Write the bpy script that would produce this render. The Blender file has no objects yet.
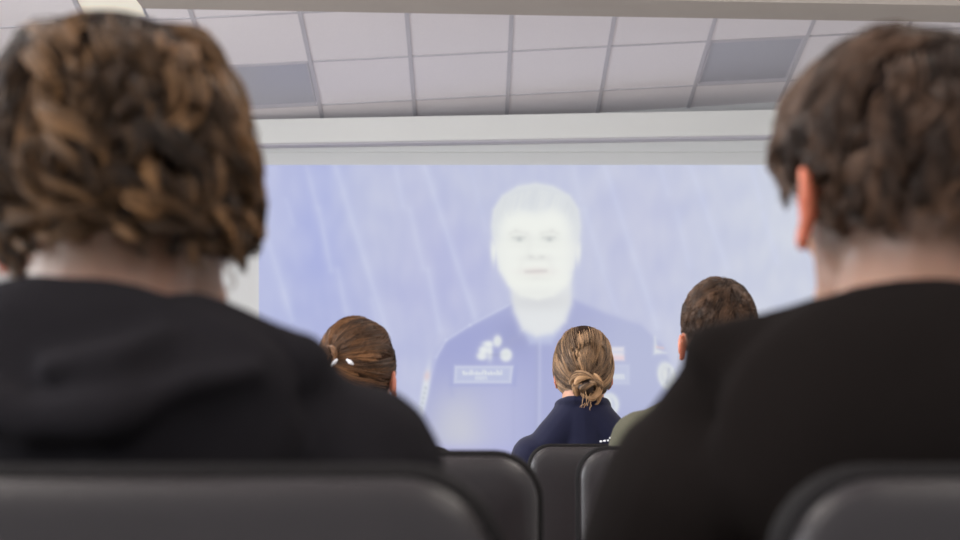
import bpy, bmesh, math, random
import numpy as np
from mathutils import Vector, Matrix, noise

random.seed(4)
RNG = np.random.default_rng(7)
SC = bpy.context.scene
COL = SC.collection

# ------------------------------------------------------------------ camera
F_PX, ZC = 1550.0, 0.916
PITCH = math.atan(168 / F_PX)
cam_d = bpy.data.cameras.new('camera')
cam = bpy.data.objects.new('camera', cam_d)
COL.objects.link(cam)
cam.location = (0, 0, ZC)
cam.rotation_euler = (math.pi / 2 + PITCH, 0, 0)
cam_d.sensor_width = 36
cam_d.lens = F_PX / 960 * 36
cam_d.clip_start = .05
cam_d.dof.use_dof = True
cam_d.dof.focus_distance = 5.0
cam_d.dof.aperture_fstop = 5.6
SC.camera = cam

# ------------------------------------------------------------------ light and exposure
world = bpy.data.worlds.new('world')
SC.world = world
world.use_nodes = True
wb = world.node_tree.nodes['Background']
wb.inputs[0].default_value = (.93, .95, 1.0, 1)
wb.inputs[1].default_value = .8


def area(name, loc, target, sx, sy, power, color):
    d = bpy.data.lights.new(name, 'AREA')
    d.shape = 'RECTANGLE'
    d.size, d.size_y, d.energy, d.color = sx, sy, power, color
    o = bpy.data.objects.new(name, d)
    COL.objects.link(o)
    o.location = loc
    o.rotation_euler = (Vector(target) - Vector(loc)).to_track_quat('-Z', 'Y').to_euler()
    return o


for wy in (-1.0, 2.0, 5.0):                       # daylight through the three windows of the left wall
    area('window_daylight', (-4.35, wy, 1.9), (0, wy, 1.2), 1.7, 1.7, 150, (.93, .96, 1.0))
for ly in (-1.2, 1.6, 4.6):                       # rows of ceiling luminaires over the audience
    for lx in (-1.8, 1.8):
        area('ceiling_luminaire_light', (lx, ly, 3.5), (lx, ly, 0), 1.1, 1.1, 40, (1.0, .93, .84))

vs = SC.view_settings
vs.view_transform = 'Standard'
vs.look = 'None'
vs.exposure = 0.0
vs.gamma = 1.0
vs.use_curve_mapping = False

# ------------------------------------------------------------------ helpers


def at(px, py, Y):
    """world point at forward distance Y that the photograph shows at pixel px, py"""
    u, v = (px - 480) / F_PX, (270 - py) / F_PX
    y = math.cos(PITCH) - math.sin(PITCH) * v
    z = math.sin(PITCH) + math.cos(PITCH) * v
    return Vector((u * Y / y, Y, ZC + z * Y / y))


def lin(r, g, b):
    f = lambda c: (c / 255 / 12.92) if c / 255 <= .04045 else ((c / 255 + .055) / 1.055) ** 2.4
    return (f(r), f(g), f(b), 1)


def material(name, color, rough=.6, noise_scale=0, noise_amt=0, bump=0, bump_scale=200, spec=.5,
             sheen=0, attr=None, emit=None, emit_s=0, sss=0, coat=0):
    m = bpy.data.materials.new(name)
    m.use_nodes = True
    nt = m.node_tree
    p = nt.nodes['Principled BSDF']
    p.inputs['Base Color'].default_value = color
    p.inputs['Roughness'].default_value = rough
    p.inputs['Specular IOR Level'].default_value = spec
    p.inputs['Sheen Weight'].default_value = sheen
    p.inputs['Coat Weight'].default_value = coat
    if sss:
        p.inputs['Subsurface Weight'].default_value = sss
        p.inputs['Subsurface Radius'].default_value = (1, .25, .12)
        p.inputs['Subsurface Scale'].default_value = .012
    tc = nt.nodes.new('ShaderNodeTexCoord')
    src = None
    if attr:
        a = nt.nodes.new('ShaderNodeAttribute')
        a.attribute_name = attr
        src = a.outputs['Color']
    if noise_amt:
        n = nt.nodes.new('ShaderNodeTexNoise')
        n.inputs['Scale'].default_value = noise_scale
        n.inputs['Detail'].default_value = 5
        nt.links.new(tc.outputs['Object'], n.inputs['Vector'])
        mx = nt.nodes.new('ShaderNodeMix')
        mx.data_type = 'RGBA'
        mx.blend_type = 'MULTIPLY'
        mx.inputs['Factor'].default_value = noise_amt
        if src:
            nt.links.new(src, mx.inputs['A'])
        else:
            mx.inputs['A'].default_value = color
        nt.links.new(n.outputs['Fac'], mx.inputs['B'])
        src = mx.outputs['Result']
    if src:
        nt.links.new(src, p.inputs['Base Color'])
    if bump:
        n2 = nt.nodes.new('ShaderNodeTexNoise')
        n2.inputs['Scale'].default_value = bump_scale
        n2.inputs['Detail'].default_value = 4
        nt.links.new(tc.outputs['Object'], n2.inputs['Vector'])
        b = nt.nodes.new('ShaderNodeBump')
        b.inputs['Strength'].default_value = bump
        b.inputs['Distance'].default_value = .004
        nt.links.new(n2.outputs['Fac'], b.inputs['Height'])
        nt.links.new(b.outputs['Normal'], p.inputs['Normal'])
    if emit:
        p.inputs['Emission Color'].default_value = emit
        p.inputs['Emission Strength'].default_value = emit_s
    return m


def link(name, me, mat=None, parent=None, loc=None, smooth=False):
    o = bpy.data.objects.new(name, me)
    COL.objects.link(o)
    if mat:
        me.materials.append(mat)
    if parent:
        o.parent = parent
    if loc is not None:
        o.location = loc
    if smooth:
        me.polygons.foreach_set('use_smooth', [True] * len(me.polygons))
    return o


def tag(o, label=None, cat=None, group=None, kind=None):
    if label: o['label'] = label
    if cat: o['category'] = cat
    if group: o['group'] = group
    if kind: o['kind'] = kind
    return o


def mesh_np(name, V, Fq):
    me = bpy.data.meshes.new(name)
    V = np.asarray(V, dtype=np.float32)
    Fq = np.asarray(Fq, dtype=np.int32)
    k = Fq.shape[1]
    me.vertices.add(len(V))
    me.vertices.foreach_set('co', V.ravel())
    me.loops.add(Fq.size)
    me.loops.foreach_set('vertex_index', Fq.ravel())
    me.polygons.add(len(Fq))
    me.polygons.foreach_set('loop_start', np.arange(0, Fq.size, k, dtype=np.int32))
    me.update(calc_edges=True)
    me.validate()
    return me


def color_attr(me, C):
    a = me.color_attributes.new('tint', 'FLOAT_COLOR', 'POINT')
    C = np.asarray(C, dtype=np.float32)
    if C.shape[1] == 3:
        C = np.concatenate([C, np.ones((len(C), 1), np.float32)], 1)
    a.data.foreach_set('color', C.ravel())


class MB:
    """collects shapes, then links them as one mesh object"""

    def __init__(self):
        self.bm = bmesh.new()

    def box(self, lo, hi, bevel=0):
        r = bmesh.ops.create_cube(self.bm, size=1)
        vs_ = r['verts']
        for v in vs_:
            v.co = Vector([lo[i] + (v.co[i] + .5) * (hi[i] - lo[i]) for i in range(3)])
        if bevel:
            es = list({e for v in vs_ for e in v.link_edges})
            bmesh.ops.bevel(self.bm, geom=es, offset=bevel, segments=3, affect='EDGES', profile=.7)
        return self

    def hexa(self, p):
        """eight corners: bottom four then top four, both counter-clockwise"""
        v = [self.bm.verts.new(q) for q in p]
        for f in ((3, 2, 1, 0), (4, 5, 6, 7), (0, 1, 5, 4), (1, 2, 6, 5), (2, 3, 7, 6), (3, 0, 4, 7)):
            self.bm.faces.new([v[i] for i in f])
        return self

    def tube(self, pts, r, seg=10):
        pts = [Vector(p) for p in pts]
        rings = []
        for i, p in enumerate(pts):
            t = (pts[min(i + 1, len(pts) - 1)] - pts[max(i - 1, 0)]).normalized()
            a = t.orthogonal().normalized() if not rings else (last - t * last.dot(t)).normalized()
            last = a
            b = t.cross(a)
            rr = r[i] if isinstance(r, (list, tuple)) else r
            rings.append([self.bm.verts.new(p + (a * math.cos(k * 2 * math.pi / seg) + b * math.sin(k * 2 * math.pi / seg)) * rr)
                          for k in range(seg)])
        for A, B in zip(rings, rings[1:]):
            for k in range(seg):
                self.bm.faces.new((A[k], A[(k + 1) % seg], B[(k + 1) % seg], B[k]))
        self.bm.faces.new(rings[0][::-1])
        self.bm.faces.new(rings[-1])
        return self

    def ellipsoid(self, c, r, sub=3):
        q = bmesh.ops.create_icosphere(self.bm, subdivisions=sub, radius=1)
        for v in q['verts']:
            v.co = Vector((c[0] + v.co.x * r[0], c[1] + v.co.y * r[1], c[2] + v.co.z * r[2]))
        return self

    def loft(self, rings):
        R = [[self.bm.verts.new(p) for p in ring] for ring in rings]
        n = len(R[0])
        for A, B in zip(R, R[1:]):
            for k in range(n):
                self.bm.faces.new((A[k], A[(k + 1) % n], B[(k + 1) % n], B[k]))
        self.bm.faces.new(R[0][::-1])
        self.bm.faces.new(R[-1])
        return self

    def build(self, name, mat, parent=None, loc=None, smooth=False):
        bmesh.ops.recalc_face_normals(self.bm, faces=self.bm.faces)
        me = bpy.data.meshes.new(name)
        self.bm.to_mesh(me)
        self.bm.free()
        return link(name, me, mat, parent, loc, smooth)


# ------------------------------------------------------------------ materials
M_WALL = material('white_plaster', lin(214, 214, 214), .85, 6, .12, .08, 90)
M_FLOOR = material('grey_vinyl', lin(196, 190, 182), .5, 12, .2)
M_TILE = material('ceiling_tile', lin(240, 235, 239), .9, 160, .12, .15, 300)
M_GRID = material('ceiling_grid_metal', lin(194, 191, 198), .6)
M_BEAM = material('beam_paint', lin(166, 158, 151), .85, 5, .1)
M_CASE = material('screen_case_white', lin(232, 233, 230), .5)
M_CLOTH = material('screen_cloth', lin(220, 222, 222), .9)
M_PANEL = material('unlit_diffuser', lin(178, 178, 188), .35)
M_LAMP = material('lit_diffuser', lin(240, 235, 220), .5, emit=(1, .93, .78, 1), emit_s=.22)
M_LEATHER = material('black_leather', lin(36, 31, 33), .36, 40, .25, .12, 260, .42)
M_RIM = material('black_rim', lin(20, 18, 19), .7, spec=.12)
M_METAL = material('dark_metal', lin(70, 70, 74), .35)
M_METAL.node_tree.nodes['Principled BSDF'].inputs['Metallic'].default_value = .9
M_SKIN = material('skin', lin(215, 170, 148), .5, attr='tint', sss=.25)
M_EYE = material('eye_white', lin(225, 222, 218), .2)
M_IRIS = material('iris', lin(60, 45, 35), .2)
M_HOOD1 = material('charcoal_sweatshirt', lin(36, 34, 37), .95, 300, .3, .3, 500, .05)
M_HOOD2 = material('black_sweatshirt', lin(29, 25, 24), .95, 300, .3, .3, 500, .04)
M_NAVY = material('navy_wool', lin(23, 25, 50), .85, 300, .25, .2, 500, .2, sheen=.1)
M_OLIVE = material('olive_cotton', lin(90, 88, 74), .9, 200, .3, .2, 400, .2)
M_GREY = material('grey_knit', lin(80, 80, 86), .9, 200, .3)
M_JEANS = material('dark_denim', lin(38, 42, 56), .9, 200, .3)
M_SHOE = material('shoe_rubber', lin(40, 40, 42), .6)
M_HAIR = material('hair', (0.03, .02, .015, 1), .46, attr='tint', spec=.35)
M_CAP = material('hair_under_layer', (0.03, .02, .015, 1), .85, attr='tint', spec=.08)
M_PIN = material('silver_pin', lin(225, 225, 230), .25)

# ------------------------------------------------------------------ room shell
XL, XR, YB, YF = -4.2, 4.2, -2.6, 10.05
CO = Vector((-1.01572464, 8.51754324, 2.38236028 + ZC))
CU = Vector((0.99824738, 0.0178414, 0.05642555)) * .6
CV = Vector((-0.00450963, 0.97363319, -0.22807473)) * .6
CN = CU.cross(CV).normalized()
if CN.z > 0: CN = -CN                            # points down into the room


def cg(i, j, d=0):
    return CO + CU * i + CV * j + CN * d


MB().box((XL, YB, -.1), (XR, YF, 0)).build('floor', M_FLOOR)['kind'] = 'structure'
MB().box((XL - .1, YF, 0), (XR + .1, YF + .12, 4.2)).build('wall_front', M_WALL)['kind'] = 'structure'
MB().box((XR, YB, 0), (XR + .12, YF, 4.2)).build('wall_right', M_WALL)['kind'] = 'structure'
wl = MB()
wl.box((XL - .12, YB, 0), (XL, YF, .9)).box((XL - .12, YB, 2.9), (XL, YF, 4.2))
for y0, y1 in ((YB, -1.95), (-.05, 1.05), (2.95, 4.05), (5.95, YF)):
    wl.box((XL - .12, y0, .9), (XL, y1, 2.9))
wl.build('wall_left', M_WALL)['kind'] = 'structure'
for k, wy in enumerate((-1.0, 2.0, 5.0)):
    w = MB()
    for a, b in ((wy - .95, wy - .88), (wy + .88, wy + .95), (wy - .03, wy + .03)):
        w.box((XL - .09, a, .9), (XL - .03, b, 2.9))
    w.box((XL - .09, wy - .95, .9), (XL - .03, wy + .95, .97)).box((XL - .09, wy - .95, 2.83), (XL - .03, wy + .95, 2.9))
    w.build('window_%d' % (k + 1), M_CASE)['kind'] = 'structure'
MB().box((XL, YB, 3.58), (XR, 7.45, 3.68)).build('ceiling_rear', M_TILE)['kind'] = 'structure'

LAMP_CELL = (-2, -1)
DARK = ((-1, 1), (4, 1))
cl = MB()
for i in range(-6, 9):
    for j in range(-2, 4):
        if (i, j) in DARK: continue
        i0 = i + .6 if (i, j) == LAMP_CELL else i
        p = [cg(a, b) for a, b in ((i0, j), (i + 1, j), (i + 1, j + 1), (i0, j + 1))]
        cl.hexa(p + [q - CN * .02 for q in p])
cl.build('ceiling', M_TILE)['kind'] = 'structure'
gm = MB()
hw = .012 / .6
for i in range(-6, 10):
    p = [(i - hw, -2), (i + hw, -2), (i + hw, 4), (i - hw, 4)]
    gm.hexa([cg(a, b, .006) for a, b in p] + [cg(a, b, -.002) for a, b in p])
for j in range(-2, 5):
    p = [(-6, j - hw * .55), (9, j - hw * .55), (9, j + hw * .55), (-6, j + hw * .55)]
    gm.hexa([cg(a, b, .0062) for a, b in p] + [cg(a, b, -.002) for a, b in p])
gm.build('ceiling_grid', M_GRID)['kind'] = 'structure'


def ceiling_light(cell, mat, label, wide=1.0):
    i, j = cell
    c = cg(i + .5, j + .5)
    e = bpy.data.objects.new('ceiling_light', None)
    COL.objects.link(e)
    e.location = c
    tag(e, label, 'ceiling light', 'recessed ceiling light panels')
    m = MB()
    h = .014
    q = lambda a, b, d: cg(i + a * wide, j + b, d) - c
    for a0, a1, b0, b1 in ((.03, .97, .03, .03 + h), (.03, .97, .97 - h, .97), (.03, .03 + h, .03 + h, .97 - h), (.97 - h, .97, .03 + h, .97 - h)):
        P = ((a0, b0), (a1, b0), (a1, b1), (a0, b1))
        m.hexa([q(a, b, .004) for a, b in P] + [q(a, b, -.03) for a, b in P])
    m.build('frame', M_GRID, e)
    m = MB()
    P = ((.042, .042), (.958, .042), (.958, .958), (.042, .958))
    m.hexa([q(a, b, -.004) for a, b in P] + [q(a, b, -.025) for a, b in P])
    m.build('diffuser', mat, e)


ceiling_light(DARK[0], M_PANEL, 'unlit grey ceiling light panel above the curly-haired boy, left of two dark tiles')
ceiling_light(DARK[1], M_PANEL, 'unlit grey ceiling light panel near the right boy, right of two dark tiles')
ceiling_light(LAMP_CELL, M_LAMP, 'lit cream ceiling light panel at the end of the beam', .6)

# beam across the ceiling in front of the tiled slope
b0, b1 = at(143, 8.5, 7.55), at(985, 23, 7.55)
sl = (b1.z - b0.z) / (b1.x - b0.x)
x0, x1 = b0.x, XR
z0, z1 = b0.z, b0.z + sl * (x1 - x0)
bt = 3.58
MB().hexa([(x0, 7.25, z0), (x1, 7.25, z1), (x1, 7.55, z1), (x0, 7.55, z0),
           (x0, 7.25, bt), (x1, 7.25, bt), (x1, 7.55, bt), (x0, 7.55, bt)]).build('beam', M_BEAM)['kind'] = 'structure'

# ------------------------------------------------------------------ projection screen
YS = 9.90
scr = bpy.data.objects.new('projection_screen', None)
COL.objects.link(scr)
scr.location = (at(540, 300, YS).x, YS, at(540, 470, YS).z)
tag(scr, 'large white projection screen on the front wall showing a man in dark blue uniform', 'projection screen')
S0 = Vector(scr.location)


def spts(pix, Y):
    return [at(x, y, Y) - S0 for x, y in pix]


m = MB()
c = [(205, 150), (875, 150), (875, 472), (205, 472)]
m.hexa([*spts(c, YS + .012), *spts(c, YS + .002)])
m.build('screen_cloth', M_CLOTH, scr)
m = MB()
lo = [(60, 146.5), (1010, 130.5)]
up = [(60, 123), (1010, 105.5)]
A = [at(*lo[0], 9.74) - S0, at(*lo[1], 9.74) - S0]
B = [at(*up[0], 9.74) - S0, at(*up[1], 9.74) - S0]
dy = Vector((0, .22, 0))
m.hexa([A[0], A[1], A[1] + dy, A[0] + dy, B[0], B[1], B[1] + dy, B[0] + dy])
m.build('housing', M_CASE, scr)
m = MB()
lo2 = [(60, 149), (1010, 133)]
A2 = [at(*lo2[0], 9.76) - S0, at(*lo2[1], 9.76) - S0]
A3 = [v + Vector((0, .02, .012)) for v in A]
dy2 = Vector((0, .1, 0))
m.hexa([A2[0], A2[1], A2[1] + dy2, A2[0] + dy2, A3[0], A3[1], A3[1] + dy2, A3[0] + dy2])
m.build('bottom_slot', M_GRID, scr)
m = MB()
zb = at(60, 149, 9.84).z
e0 = spts([(60, 146), (1010, 130), (1010, 152), (60, 152)], 9.885)
m.hexa([*e0, *[v + Vector((0, .01, 0)) for v in e0]])
m.build('top_band', M_CLOTH, scr)

# the projected picture, painted point by point in photograph-sized cells
X0, X1, Y0, Y1 = 259, 822, 165, 458
gx, gy = np.meshgrid(np.arange(X0, X1 + .01, 1.0), np.arange(Y0, Y1 + .01, 1.0))


def sig(d, w):
    return 1 / (1 + np.exp(-np.clip(d / w, -30, 30)))


def ell(cx, cy, rx, ry, w=1.2, rot=0):
    ca, sa = math.cos(rot), math.sin(rot)
    dx, dy_ = gx - cx, gy - cy
    a, b = dx * ca + dy_ * sa, -dx * sa + dy_ * ca
    return sig((1 - np.sqrt((a / rx) ** 2 + (b / ry) ** 2)) * min(rx, ry), w)


def poly(pts, w=1.2):
    pts = np.array(pts, float)
    d = np.full(gx.shape, 1e9)
    ins = np.zeros(gx.shape, bool)
    for (ax, ay), (bx, by) in zip(pts, np.roll(pts, -1, 0)):
        ex, ey = bx - ax, by - ay
        t = np.clip(((gx - ax) * ex + (gy - ay) * ey) / (ex * ex + ey * ey + 1e-9), 0, 1)
        d = np.minimum(d, np.hypot(gx - ax - t * ex, gy - ay - t * ey))
        cnd = ((ay > gy) != (by > gy))
        ins ^= cnd & (gx < ax + (gy - ay) * ex / (ey if abs(ey) > 1e-9 else 1e-9))
    return sig(np.where(ins, d, -d), w)


def seg(ax, ay, bx, by, r, w=1.0):
    ex, ey = bx - ax, by - ay
    t = np.clip(((gx - ax) * ex + (gy - ay) * ey) / (ex * ex + ey * ey + 1e-9), 0, 1)
    return sig(r - np.hypot(gx - ax - t * ex, gy - ay - t * ey), w)


def mixc(P, mask, rgb, a=1.0):
    k = (mask * a)[..., None]
    return P * (1 - k) + np.array(rgb, float) * k


P = np.zeros(gx.shape + (3,))
tx = np.clip((gx - X0) / (X1 - X0), 0, 1)[..., None]
P[:] = np.array([181, 185, 224]) * (1 - tx) + np.array([200, 204, 226]) * tx
for cx, cy, rx, ry, col, a in ((318, 265, 26, 70, (160, 168, 226), .75), (440, 270, 60, 60, (175, 177, 222), .5),
                               (330, 180, 14, 30, (163, 172, 228), .6), (365, 190, 30, 30, (196, 200, 226), .6),
                               (300, 330, 60, 45, (172, 178, 222), .6), (420, 220, 16, 40, (180, 182, 222), .5),
                               (640, 230, 40, 60, (192, 194, 224), .7), (620, 320, 50, 40, (190, 193, 224), .7),
                               (790, 200, 30, 60, (207, 211, 228), .7), (470, 190, 40, 25, (192, 196, 224), .6),
                               (270, 250, 14, 90, (190, 196, 232), .6), (385, 240, 24, 30, (196, 200, 226), .5)):
    P = mixc(P, ell(cx, cy, rx, ry, 14), col, a)
LW = (206, 211, 238)
for ax, ay, bx, by, r, a in ((306, 165, 317, 206, 3, .5), (319, 210, 331, 270, 4, .6), (338, 270, 346, 312, 3.5, .5),
                             (335, 165, 388, 335, 4.5, .65), (395, 165, 403, 206, 3.5, .5), (410, 210, 423, 268, 3.5, .5),
                             (428, 270, 440, 330, 3.5, .6), (424, 165, 476, 320, 4, .65), (262, 220, 292, 320, 4, .6),
                             (286, 200, 294, 225, 3, .4), (574, 168, 580, 200, 3, .4), (585, 210, 602, 267, 4, .5),
                             (603, 272, 617, 312, 3.5, .45), (604, 165, 657, 327, 4, .6), (660, 165, 668, 194, 3, .5),
                             (677, 213, 689, 265, 3.5, .5), (690, 165, 727, 268, 4, .55), (752, 168, 760, 200, 3, .5),
                             (763, 213, 777, 262, 3.5, .5), (372, 300, 392, 400, 4, .4), (470, 165, 486, 230, 3, .3)):
    P = mixc(P, seg(ax, ay, bx, by, r * .6, 1.8), LW, a * .8)
nz = np.array([[noise.noise((x * .035, y * .035, 3.1)) for x in range(gx.shape[1])] for y in range(gx.shape[0])])
nz2 = np.array([[noise.noise((x * .10, y * .045, 9.1)) for x in range(gx.shape[1])] for y in range(gx.shape[0])])
P += (nz * 5 + nz2 * 3)[..., None] * np.array([1.2, 1.1, .4])
PB = P.copy()
# jacket
JK = [(512, 303), (496, 312), (470, 325), (446, 340), (436, 356), (428, 378), (420, 412), (414, 470), (690, 470), (684, 412),
      (674, 372), (662, 346), (640, 326), (606, 314), (574, 300), (560, 330), (538, 336), (520, 326)]
jm = poly(JK, 1.4)
P = mixc(P, jm, (163, 167, 214), .85)
P = mixc(P, jm * ell(470, 348, 60, 26, 10), (152, 157, 211), .7)
P = mixc(P, jm * ell(516, 336, 18, 16, 6), (146, 150, 198), .6)
P = mixc(P, jm * ell(575, 330, 22, 18, 8), (164, 168, 208), .6)
P = mixc(P, jm * ell(640, 360, 50, 60, 14), (184, 189, 219), .7)
P = mixc(P, jm * ell(462, 430, 28, 34, 10), (207, 207, 214), .75)
P = mixc(P, jm * ell(500, 415, 20, 40, 9), (182, 184, 222), .8)
P = mixc(P, jm * ell(450, 452, 40, 5, 3), (170, 170, 232), .6)
for s in ((512, 303, 470, 325), (470, 325, 446, 340), (446, 340, 436, 357)):
    P = mixc(P, seg(*s, .9, .8), (206, 210, 236), .75)
P = mixc(P, seg(436, 357, 422, 412, 1.0, 1.0), (190, 194, 230), .6)
P = mixc(P, seg(446, 345, 452, 395, 1.2, 1.4), (160, 164, 212), .35)
P = mixc(P, seg(537, 338, 536, 458, 1.2, 1.0), (160, 164, 206), .5)
P = mixc(P, seg(540, 338, 539, 458, .8, 1.0), (205, 208, 232), .5)
P = mixc(P, seg(513, 365, 514, 452, .8, 1.0), (166, 169, 212), .35)
P = mixc(P, seg(505, 345, 528, 332, 3.0, 2.0), (160, 163, 205), .5)
P = mixc(P, seg(512, 305, 520, 334, 2.2, 1.2), (166, 170, 214), .6)
P = mixc(P, seg(572, 303, 562, 334, 2.2, 1.2), (172, 175, 216), .6)
P = mixc(P, poly([(522, 330), (560, 330), (552, 344), (530, 344)], 1.5), (190, 196, 228), .8)
# neck, head
nm = poly([(509, 275), (572, 275), (571, 304), (566, 322), (553, 334), (536, 337), (522, 330), (514, 312)], 1.5)
P = mixc(P, nm, (225, 227, 233), .95)
P = mixc(P, nm * ell(541, 297, 28, 7, 4), (212, 213, 221), .7)
hm = poly([(536, 184), (518, 187), (503, 196), (494, 210), (492, 226), (494, 250), (499, 270), (508, 285), (521, 296), (538, 300),
            (554, 296), (567, 285), (574, 268), (578, 250), (580, 226), (578, 210), (569, 196), (553, 187)], 1.3)
hm = np.maximum(hm, np.maximum(ell(494, 250, 3, 11, 1), ell(577.5, 250, 3, 11, 1)))
P = mixc(P, hm, (237, 239, 238), .97)
hair = hm * (1 - poly([(498, 320), (497, 250), (499, 226), (505, 214), (520, 210), (536, 212), (552, 208), (566, 214), (572, 228), (574, 250), (574, 320)], 3.0)) * sig(244 - gy, 3)
P = mixc(P, hair, (209, 213, 225), .9)
for k in range(40):
    hx = 494 + k * 2.1 + random.uniform(-.8, .8)
    y_ = 190 + abs(hx - 536) * .28
    P = mixc(P, seg(hx, y_, hx - 4 + random.uniform(-2, 2), y_ + random.uniform(10, 20), .5, 1.0) * hm, (230, 232, 233) if random.random() < .5 else (208, 211, 220), .3)
P = mixc(P, hm * ell(577, 262, 7, 34, 4), (219, 220, 228), .6)
P = mixc(P, hm * ell(497, 270, 6, 26, 4), (224, 226, 230), .5)
P = mixc(P, hm * ell(536, 293, 26, 5, 3), (223, 224, 228), .6)
P = mixc(P, nm * ell(538, 303, 24, 5, 3) * (1 - hm), (208, 209, 217), .7)
for ex, sg in ((519, -1), (549, 1)):
    P = mixc(P, ell(ex, 239, 6.5, 2.4, 1.5), (212, 214, 217), .8)
    P = mixc(P, ell(ex + .5, 239.3, 2.2, 1.9, .9), (180, 184, 190), .7)
    P = mixc(P, seg(ex - 6, 237.6, ex + 6, 237.2, .5, .8), (190, 192, 197), .5)
    P = mixc(P, seg(ex - 8 * sg, 233.5, ex + 3 * sg, 231, .9, 1.4), (214, 214, 217), .6)
    P = mixc(P, seg(ex + 3 * sg, 231, ex + 9 * sg, 233.5, .7, 1.4), (214, 214, 217), .6)
    P = mixc(P, ell(ex - sg, 246, 7, 1.6, 1.6), (228, 229, 230), .6)
P = mixc(P, seg(530, 238, 528, 254, 1.4, 2.5), (224, 225, 227), .6)
P = mixc(P, ell(531, 257, 2.2, 1.3, 1), (202, 202, 207), .7)
P = mixc(P, ell(542, 257, 2.2, 1.3, 1), (202, 202, 207), .7)
P = mixc(P, ell(537, 259, 7, 1.4, 1.4), (214, 214, 217), .6)
P = mixc(P, ell(536, 271.5, 11, 3.0, 1.5), (224, 214, 217), .8)
P = mixc(P, seg(526, 271.8, 546, 270.8, .6, 1.0), (192, 188, 195), .7)
P = mixc(P, ell(537, 278.5, 7, 1.4, 1.6), (219, 219, 222), .6)
P = mixc(P, seg(523, 258, 520, 272, 1, 2.5), (227, 227, 229), .6)
P = mixc(P, seg(549, 258, 553, 272, 1, 2.5), (225, 225, 228), .6)
# emblems, name strips and patches on the jacket
W_ = (233, 236, 238)
for e in ((484, 350, 5, 4), (488, 344, 5, 3), (482, 356, 5, 4), (490, 352, 2.5, 7), (497.5, 341, 4, 5.5), (506, 355, 6, 6.5)):
    P = mixc(P, ell(*e, .9), W_, .9)
P = mixc(P, ell(495, 355, 4, 1, .8), (150, 154, 190), .5)
P = mixc(P, ell(498, 341, 2, 2.6, .8), (214, 218, 226), .7)
P = mixc(P, ell(506, 354, 2.6, 2.8, .9), (215, 220, 226), .7)
for q, w_, cc in (([(452, 365), (518, 365), (516, 386), (450, 386)], .8, (160, 165, 214)), ([(455, 366), (513, 366), (511, 383), (454, 383)], .7, (226, 229, 240)),
                  ([(456.5, 367.5), (511, 367.5), (509.5, 381.5), (455.5, 381.5)], .7, (176, 182, 220))):
    P = mixc(P, poly(q, w_), cc, .75)
lx = 463.0
random.seed(11)
while lx < 501:                                   # pale lettering of the first line, too soft to read in the photograph
    for k in range(2):
        yy = random.choice((370.6, 371.6, 373.0))
        P = mixc(P, seg(lx + k * 1.3, yy, lx + k * 1.3 + random.uniform(-.3, .6), 374.2, .45, .45), W_, .75)
    lx += 3.1
lx = 476.0
while lx < 488:
    P = mixc(P, seg(lx, 376.8, lx + random.uniform(-.3, .8), 379.2, .4, .45), W_, .65)
    lx += 2.0
P = mixc(P, poly([(610, 347), (624, 347), (624, 360), (610, 360)], .7), (224, 220, 232), .9)
P = mixc(P, poly([(610, 356), (624, 356), (624, 360), (610, 360)], .7), (226, 202, 214), .9)
P = mixc(P, seg(610, 352, 624, 352, .8, .6), (200, 204, 228), .8)
P = mixc(P, poly([(603, 365), (629, 365), (629, 384), (603, 384)], .7), (206, 210, 232), .7)
P = mixc(P, poly([(604, 366), (628, 366), (628, 383), (604, 383)], .7), (186, 191, 222), .9)
for lx in np.arange(608, 625, 2.2):
    P = mixc(P, seg(lx, 375, lx + .4, 378.4, .5, .5), W_, .8)
P = mixc(P, ell(609, 405, 10, 12, .9), (226, 230, 232), .85)
P = mixc(P, ell(608, 405, 7, 9, .9), (184, 190, 220), .8)
P = mixc(P, ell(607, 403, 4.5, 6.5, .9), (228, 231, 232), .85)
P = mixc(P, poly([(655, 337), (657, 349), (666, 353), (654, 354)], .9), (228, 230, 234), .85)
P = mixc(P, seg(657, 347, 663, 348, .8, .6), (228, 196, 198), .7)
P = mixc(P, ell(667, 376, 9, 14, .9, -.25), (228, 231, 232), .9)
P = mixc(P, ell(667, 376, 6, 10, .9, -.25), (190, 194, 214), .7)
P = mixc(P, ell(666, 375, 3.5, 6.5, .9, -.25), (222, 224, 228), .8)
P = mixc(P, seg(669, 369, 667, 383, .7, .7), (170, 174, 196), .7)
P = mixc(P, ell(425, 391, 3.4, 22, .9, .17), (226, 230, 236), .85)
P = mixc(P, ell(427, 376, 2.4, 4, .9, .17), (216, 190, 200), .7)
for k in range(5):
    P = mixc(P, ell(425.6 - k * 1.1, 388 + k * 5, 1.4, 1.6, .6), (182, 188, 206), .8)
manmask = np.maximum(np.maximum(jm, nm), np.maximum(hm, hair))
P = np.clip(P + np.array([1.5, 2, -3.0]), 0, 255)
L = P / 255
L = np.where(L <= .04045, L / 12.92, ((L + .055) / 1.055) ** 2.4)

M_PIC = bpy.data.materials.new('picture_and_room_light')
M_PIC.use_nodes = True
nt = M_PIC.node_tree
pb = nt.nodes['Principled BSDF']
pb.inputs['Base Color'].default_value = (.02, .02, .02, 1)
pb.inputs['Roughness'].default_value = 1
pb.inputs['Specular IOR Level'].default_value = 0
an = nt.nodes.new('ShaderNodeAttribute')
an.attribute_name = 'tint'
nt.links.new(an.outputs['Color'], pb.inputs['Emission Color'])  # emission colours hold the picture and the room light that washes it out
pb.inputs['Emission Strength'].default_value = 1.0

GW, GH = gx.shape[1], gx.shape[0]
SP = np.array([[at(X0 + i, Y0 + j, YS - .003) - S0 for i in range(GW)] for j in range(GH)])
cellman = manmask[:-1, :-1] > .5


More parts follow.
